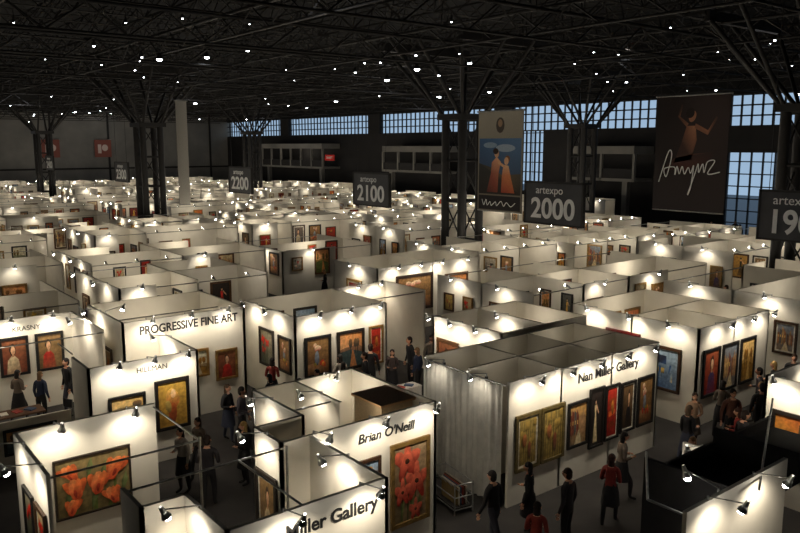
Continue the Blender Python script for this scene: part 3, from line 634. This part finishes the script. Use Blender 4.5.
# ------------------------------------------------------------ people
PM = []
def person(x, y, ang, top=C(30, 28, 30), bot=C(24, 24, 28), hair=C(40, 26, 16), skin=C(215, 160, 128), pose='stand', h=1.72, fem=False, seat=.45, seed=0, longhair=False):
    r = random.Random(seed)
    shw = .165 if fem else .19
    V = {}
    pz = .95
    lean = r.uniform(-.02, .05)
    if pose == 'sit': pz = seat+.1
    V['pel'] = (0, 0, pz, .145, .11); V['wai'] = (0, lean*.5, pz+.15, .12 if fem else .14, .10)
    V['che'] = (0, lean, pz+.34, .15 if fem else .175, .12); V['nb'] = (0, lean, pz+.5, .09, .075); V['nk'] = (0, lean+.015, pz+.58, .052, .052)
    for sgn, n in ((-1, 'L'), (1, 'R')):
        V['sh'+n] = (sgn*shw, lean, pz+.455, .075, .07)
        st = (r.uniform(.08, .2) if pose == 'walk' else r.uniform(0, .05))*sgn
        if pose == 'sit':
            V['hp'+n] = (sgn*.09, .02, pz-.01, .095, .09); V['kn'+n] = (sgn*.11, .44, pz, .065, .065); V['an'+n] = (sgn*.11, .46, .09, .042, .042); V['to'+n] = (sgn*.12, .64, .04, .034, .03)
            V['el'+n] = (sgn*(shw+.05), .06, pz+.2, .05, .05); V['wr'+n] = (sgn*.13, .3, pz+.1, .03, .027); hd = Vector((-.2*sgn, 1, -.1)).normalized()
        else:
            V['hp'+n] = (sgn*.09, 0, .9, .105, .1); V['kn'+n] = (sgn*.1, .03+st, .5, .07, .07); V['an'+n] = (sgn*.1, st*1.2-.02, .09, .046, .046); V['to'+n] = (sgn*.12, st*1.2+.15, .04, .034, .03)
            if r.random() < .45:
                V['el'+n] = (sgn*(shw+.06), lean-.03, 1.13, .052, .052); V['wr'+n] = (sgn*(shw-.02), .2, 1.14, .032, .029); hd = Vector((-.5*sgn, .9, .15)).normalized()
            else:
                V['el'+n] = (sgn*(shw+.06), lean-.03-st*.3, 1.12, .052, .052); V['wr'+n] = (sgn*(shw+.08), lean+.05-st*.5, .88, .032, .029); hd = Vector((0, .15, -1)).normalized()
        w = Vector(V['wr'+n][:3]); V['pa'+n] = (*(w+hd*.075), .036, .018)
        V['_hd'+n] = (w, hd, sgn)
    E = [('pel', 'wai', 'top'), ('wai', 'che', 'top'), ('che', 'nb', 'top'), ('nb', 'nk', 'skin')]
    for n in 'LR':
        E += [('nb', 'sh'+n, 'top'), ('sh'+n, 'el'+n, 'top'), ('el'+n, 'wr'+n, 'top'), ('wr'+n, 'pa'+n, 'skin'), ('pel', 'hp'+n, 'bot'), ('hp'+n, 'kn'+n, 'bot'), ('kn'+n, 'an'+n, 'bot'), ('an'+n, 'to'+n, 'shoe')]
    me = bpy.data.meshes.new('tmp'); bm = bmesh.new(); sk = bm.verts.layers.skin.verify(); vm = {}
    for k, v in V.items():
        if k[0] == '_': continue
        q = bm.verts.new(v[:3]); q[sk].radius = (v[3], v[4]); q[sk].use_root = (k == 'pel'); vm[k] = q
    for e in E: bm.edges.new((vm[e[0]], vm[e[1]]))
    segs = [(Vector(V[e[0]][:3]), Vector(V[e[1]][:3]), e[2]) for e in E]
    for n in 'LR':
        w, hd, sg = V['_hd'+n]
        side = hd.cross(Vector((0, 0, 1)) if abs(hd.z) < .8 else Vector((1, 0, 0))).normalized(); nrm = hd.cross(side)
        for k, ln in enumerate((.062, .075, .07, .055)):
            b0 = w+hd*.08+side*(k-1.5)*.021; b1 = b0+hd*ln*.6; b2 = b1+(hd*.6+nrm*.5*(-sg)).normalized()*ln*.5
            vs = [bm.verts.new(q) for q in (b0, b1, b2)]
            for q, ra in zip(vs, (.0095, .009, .0075)): q[sk].radius = (ra, ra)
            vs[0][sk].use_root = True; bm.edges.new(vs[:2]); bm.edges.new(vs[1:]); segs.append((b0, b2, 'skin'))
        b0 = w+hd*.03-side*.025; b1 = b0+(hd*.6-side).normalized()*.035; b2 = b1+hd*.03
        vs = [bm.verts.new(q) for q in (b0, b1, b2)]
        for q in vs: q[sk].radius = (.0105, .0105)
        vs[0][sk].use_root = True; bm.edges.new(vs[:2]); bm.edges.new(vs[1:]); segs.append((b0, b2, 'skin'))
    bm.to_mesh(me); bm.free()
    ob = bpy.data.objects.new('tmp', me); S.collection.objects.link(ob)
    ob.modifiers.new('s', 'SKIN').use_smooth_shade = True
    su = ob.modifiers.new('u', 'SUBSURF'); su.levels = 1; su.render_levels = 1
    dg = bpy.context.evaluated_depsgraph_get(); ev = ob.evaluated_get(dg); em = ev.to_mesh()
    vs = [tuple(v.co) for v in em.vertices]; fs = [tuple(p.vertices) for p in em.polygons]; cs = []
    cm = {'top': top, 'bot': bot, 'skin': skin, 'shoe': C(18, 15, 14)}
    for p in em.polygons:
        c = p.center; best = None
        for (s0, s1, lb) in segs:
            d = s1-s0; tt = max(0, min(1, (c-s0).dot(d)/max(d.length_squared, 1e-9))); dist = (c-(s0+d*tt)).length
            if best is None or dist < best[0]: best = (dist, lb)
        cs.append(cm[best[1]])
    ev.to_mesh_clear(); bpy.data.objects.remove(ob)
    a = Acc(); a.mesh(I, vs, fs, cs, CLOTH, True)
    hx, hy, hz = 0, lean+.035, pz+.70
    hv = []; hf = []; n, m = 14, 12
    for i in range(m+1):
        ph = math.pi*i/m
        for j in range(n):
            th = 2*math.pi*j/n; sx = math.sin(ph)*math.cos(th); sy = math.sin(ph)*math.sin(th); sz = math.cos(ph)
            k = 1-.28*max(0, -sz-.1); px, py, pz_ = .076*sx*k, .095*sy*(1-.12*max(0, -sz)), .118*sz
            if sy > .85 and -.35 < sz < .05: py += .02
            if sy > .7 and sz < -.6: py += .012
            hv.append((hx+px, hy+py, hz+pz_))
    for i in range(m):
        for j in range(n): q = i*n+j; q2 = i*n+(j+1) % n; hf.append((q, q+n, q2+n, q2))
    a.mesh(I, hv, hf, skin, CLOTH, True)
    for s in (-1, 1):
        a.ell(I, (hx+s*.03, hy+.083, hz+.012), (.014, .008, .008), 6, 5, C(235, 230, 225)); a.ell(I, (hx+s*.03, hy+.09, hz+.012), (.006, .004, .006), 6, 4, C(30, 20, 14))
        a.ell(I, (hx+s*.078, hy, hz-.005), (.01, .02, .032), 6, 5, skin)
        a.box(I, (hx+s*.03-.016, hy+.083, hz+.034), (hx+s*.03+.016, hy+.093, hz+.04), hair, CLOTH)
    a.ell(I, (hx, hy+.083, hz-.055), (.024, .01, .007), 8, 5, C(150, 70, 62))
    a.ell(I, (hx, hy+.1, hz-.02), (.011, .018, .022), 6, 5, skin)
    a.ell(I, (hx, hy-.016, hz+.028), (.088, .1, .108), 12, 10, hair, zmin=-.1)
    a.ell(I, (hx, hy-.045, hz-.01), (.08, .07, .11), 10, 8, hair)
    if longhair or fem: a.ell(I, (hx, hy-.06, hz-.11), (.085, .05, .14), 10, 8, hair)
    if fem and pose != 'sit' and r.random() < .7:
        n = 16; sv = []; sf = []
        for (zz, rx, ry) in ((1.02, .16, .13), (.85, .2, .165), (.52, .23, .21)):
            for j in range(n): th = 2*math.pi*j/n; q = 1+.04*math.sin(th*5)*(1.02-zz)*2; sv.append((rx*math.cos(th)*q, .02+ry*math.sin(th)*q, zz))
        for i in range(2):
            for j in range(n): q = i*n+j; q2 = i*n+(j+1) % n; sf.append((q, q+n, q2+n, q2))
        a.mesh(I, sv, sf, bot, CLOTH, True)
    o = a.build('woman' if fem else 'man'); o.location = (x, y, 0); o.rotation_euler[2] = ang; s = h/1.77; o.scale = (s, s, s)
    if pose != 'sit': PM.append((o.data, fem, s))
    return o
BK = C(30, 28, 30); BL = C(24, 22, 24)
P = [(8.15, 16.5, 1.2, BL, BL, C(170, 136, 80), True, 'stand'), (6.9, 15.9, -.6, C(34, 30, 34), BL, C(40, 26, 18), False, 'walk'), (7.4, 17.5, 2, C(120, 106, 92), BL, C(50, 30, 20), True, 'walk'), (10.6, 19.6, .4, BL, BL, C(20, 14, 12), True, 'stand'),
     (12.0, 9.5, .2, C(50, 46, 50), BK, C(50, 34, 22), False, 'stand'), (13.6, 9.6, -1.2, C(150, 50, 44), BK, C(60, 30, 20), True, 'walk'), (19.0, 10.8, 2.2, C(170, 136, 108), C(60, 50, 44), C(60, 40, 24), True, 'walk'),
     (19.7, 10.1, 2.5, C(110, 70, 56), BK, C(30, 20, 16), False, 'walk'), (20.8, 9.8, -1, BK, BK, C(20, 16, 14), False, 'stand'), (22.3, 10.6, .6, C(60, 54, 60), BK, C(30, 20, 14), False, 'walk'), (23.4, 9.8, 1.6, BK, C(40, 44, 60), C(90, 70, 50), True, 'walk'),
     (25.3, 10.2, 2.6, C(90, 84, 90), BK, C(40, 30, 20), False, 'walk'), (14.0, 19.4, 1.1, BK, BK, C(50, 30, 20), False, 'stand'), (15.2, 19.6, 2.4, C(80, 66, 64), BK, C(40, 26, 16), True, 'walk'), (16, 19.2, .3, C(36, 44, 70), BK, C(120, 90, 60), True, 'stand'),
     (17.2, 19.9, 2.9, C(140, 126, 112), BK, C(30, 20, 14), False, 'walk'), (18.4, 19.4, -2, BK, BK, C(60, 40, 26), False, 'walk'), (13.0, 19.3, -.8, C(170, 160, 148), BK, C(30, 22, 16), True, 'stand'), (6.3, 26.6, .5, BK, BK, C(40, 26, 18), False, 'stand'), (10.5, 26.8, 2, C(140, 46, 38), BK, C(30, 20, 16), True, 'walk'), (13.5, 25.6, 2, BK, C(60, 60, 70), C(30, 20, 16), False, 'walk'), (15.5, 26, 1, C(110, 96, 84), BK, C(30, 20, 16), True, 'walk')]
for i, q in enumerate(P):
    person(q[0], q[1], q[2], q[3], q[4], q[5], pose=q[7], fem=q[6], seed=i+3, h=1.66 if q[6] else 1.8)
person(4.0, 13.3, 2.6, BL, BL, C(26, 18, 14), pose='sit', seed=50, h=1.77)
placed = [(q[0], q[1]) for q in P]
def crowd(n, xa, xb, ya, yb, seed):
    r = random.Random(seed)
    for k in range(n):
        ok = False
        for t in range(30):
            x, y = r.uniform(xa, xb), r.uniform(ya, yb)
            if all((x-p[0])**2+(y-p[1])**2 > .55 for p in placed): ok = True; break
        if not ok: continue
        placed.append((x, y)); d, f, s = r.choice(PM)
        o = bpy.data.objects.new('woman' if f else 'man', d); S.collection.objects.link(o)
        o.location = (x, y, 0); o.rotation_euler[2] = r.uniform(-3.1, 3.1); s *= r.uniform(.96, 1.04); o.scale = (s, s, s)
crowd(14, 18.6, 26, 9.0, 10.9, 1); crowd(12, 26, 42, 9.0, 10.1, 2); crowd(12, 12.6, 18.8, 18.9, 20.0, 3); crowd(7, 10.7, 11.9, 13.6, 20, 4); crowd(14, 25.5, 50, 17.2, 18.5, 5)
crowd(12, 8, 19, 25.9, 27.2, 6); crowd(12, 20, 50, 25.2, 26.1, 7); crowd(16, 4, 50, 34.3, 36, 8); crowd(14, 7, 50, 43.6, 45.3, 9); crowd(5, 8.6, 11.5, 17.4, 21.2, 10); crowd(3, 5.8, 8.0, 16.8, 18.6, 11); crowd(3, 3.4, 6.2, 24.1, 25.2, 12)
crowd(14, 56, 68, 22, 36, 13); crowd(3, 10.6, 12, 9.0, 11.0, 14); crowd(4, 14.8, 18.2, 8.9, 10.4, 15)

# furniture
def table(x, y, w, d, h, col, ang=0, name='display_table', cloth=False):
    a = Acc(); a.box(I, (-w/2, -d/2, h-.04), (w/2, d/2, h), col, CLOTH)
    if cloth: a.box(I, (-w/2+.01, -d/2+.01, .03), (w/2-.01, d/2-.01, h-.04), col, CLOTH)
    else:
        for sx in (-1, 1):
            for sy in (-1, 1): a.tube(I, (sx*(w/2-.05), sy*(d/2-.05), 0), (sx*(w/2-.05), sy*(d/2-.05), h-.04), .025, n=6, mat=DARK)
        a.tube(I, (-w/2+.05, -d/2+.05, .2), (w/2-.05, -d/2+.05, .2), .015, mat=DARK); a.tube(I, (-w/2+.05, d/2-.05, .2), (w/2-.05, d/2-.05, .2), .015, mat=DARK)
    for k in range(3): a.box(T(-w/4+k*w/4, 0, 0, .3*k), (-.1, -.14, h), (.1, .14, h+.015+.01*k), (C(220, 215, 205), C(160, 50, 40), C(60, 80, 110))[k], CLOTH)
    o = a.build(name); o.location = (x, y, 0); o.rotation_euler[2] = ang
def chair(x, y, ang, seat=.45, col=BK):
    a = Acc(); a.box(I, (-.21, -.2, seat-.04), (.21, .22, seat), col, CLOTH)
    for sx in (-1, 1):
        a.tube(I, (sx*.19, .18, 0), (sx*.19, .18, seat-.03), .014, mat=METAL); a.tube(I, (sx*.19, -.18, 0), (sx*.19, -.22, seat+.45), .014, mat=METAL)
    a.box(I, (-.19, -.235, seat+.2), (.19, -.2, seat+.45), col, CLOTH)
    o = a.build('folding_chair'); o.location = (x, y, 0); o.rotation_euler[2] = ang
def rack(x, y, ang=0):
    a = Acc()
    for sx in (-.6, .6):
        for sy in (-.25, .25): a.tube(I, (sx, sy, 0), (sx, sy, .75), .018, mat=METAL)
    for z in (.12, .42, .72):
        for sy in (-.25, .25): a.tube(I, (-.6, sy, z), (.6, sy, z), .014, mat=METAL)
        for sx in (-.6, .6): a.tube(I, (sx, -.25, z), (sx, .25, z), .014, mat=METAL)
    for k in range(5): a.tube(I, (-.5+k*.25, -.25, .12), (-.5+k*.25, .25, .72), .009, n=4, mat=METAL)
    a.box(I, (-.58, -.23, .13), (.58, .23, .16), C(40, 38, 36), CLOTH)
    for k in range(6): a.box(T(0, -.15+k*.05, 0), (-.5, -.005, .16), (.45-.05*k, .005, .6), [C(190, 180, 160), C(90, 60, 40), C(150, 60, 40), C(60, 70, 90), C(200, 190, 170), C(120, 100, 60)][k], CLOTH)
    o = a.build('print_rack'); o.location = (x, y, 0); o.rotation_euler[2] = ang
chair(4.0, 13.3, 2.6); table(4.9, 13.4, .8, .6, .74, C(60, 50, 40))
rack(11.5, 12.6, 1.4); table(14.6, 18.4, 1.4, .5, .75, C(200, 195, 185), cloth=True); table(4.4, 23.4, 1.4, .7, .8, C(90, 60, 36), cloth=False)
table(16.8, 18.4, 1.2, .5, .75, C(190, 185, 175), cloth=True); chair(12.9, 18.2, 1); chair(5.6, 23.3, 2); table(10.7, 6.9, 1.0, .6, .75, C(44, 48, 44)); 

# ------------------------------------------------------------ world + camera
w = bpy.data.worlds.new('World'); S.world = w; w.use_nodes = True
bg = w.node_tree.nodes['Background']; bg.inputs['Color'].default_value = (*C(158, 186, 214), 1); bg.inputs['Strength'].default_value = .95
cam = bpy.data.cameras.new('camera'); co = bpy.data.objects.new('camera', cam); S.collection.objects.link(co)
co.location = (0, 0, 8.4); co.rotation_euler = (math.radians(81), 0, math.radians(-38.4))
cam.lens = 34.2; cam.sensor_width = 36; cam.clip_end = 600; S.camera = co
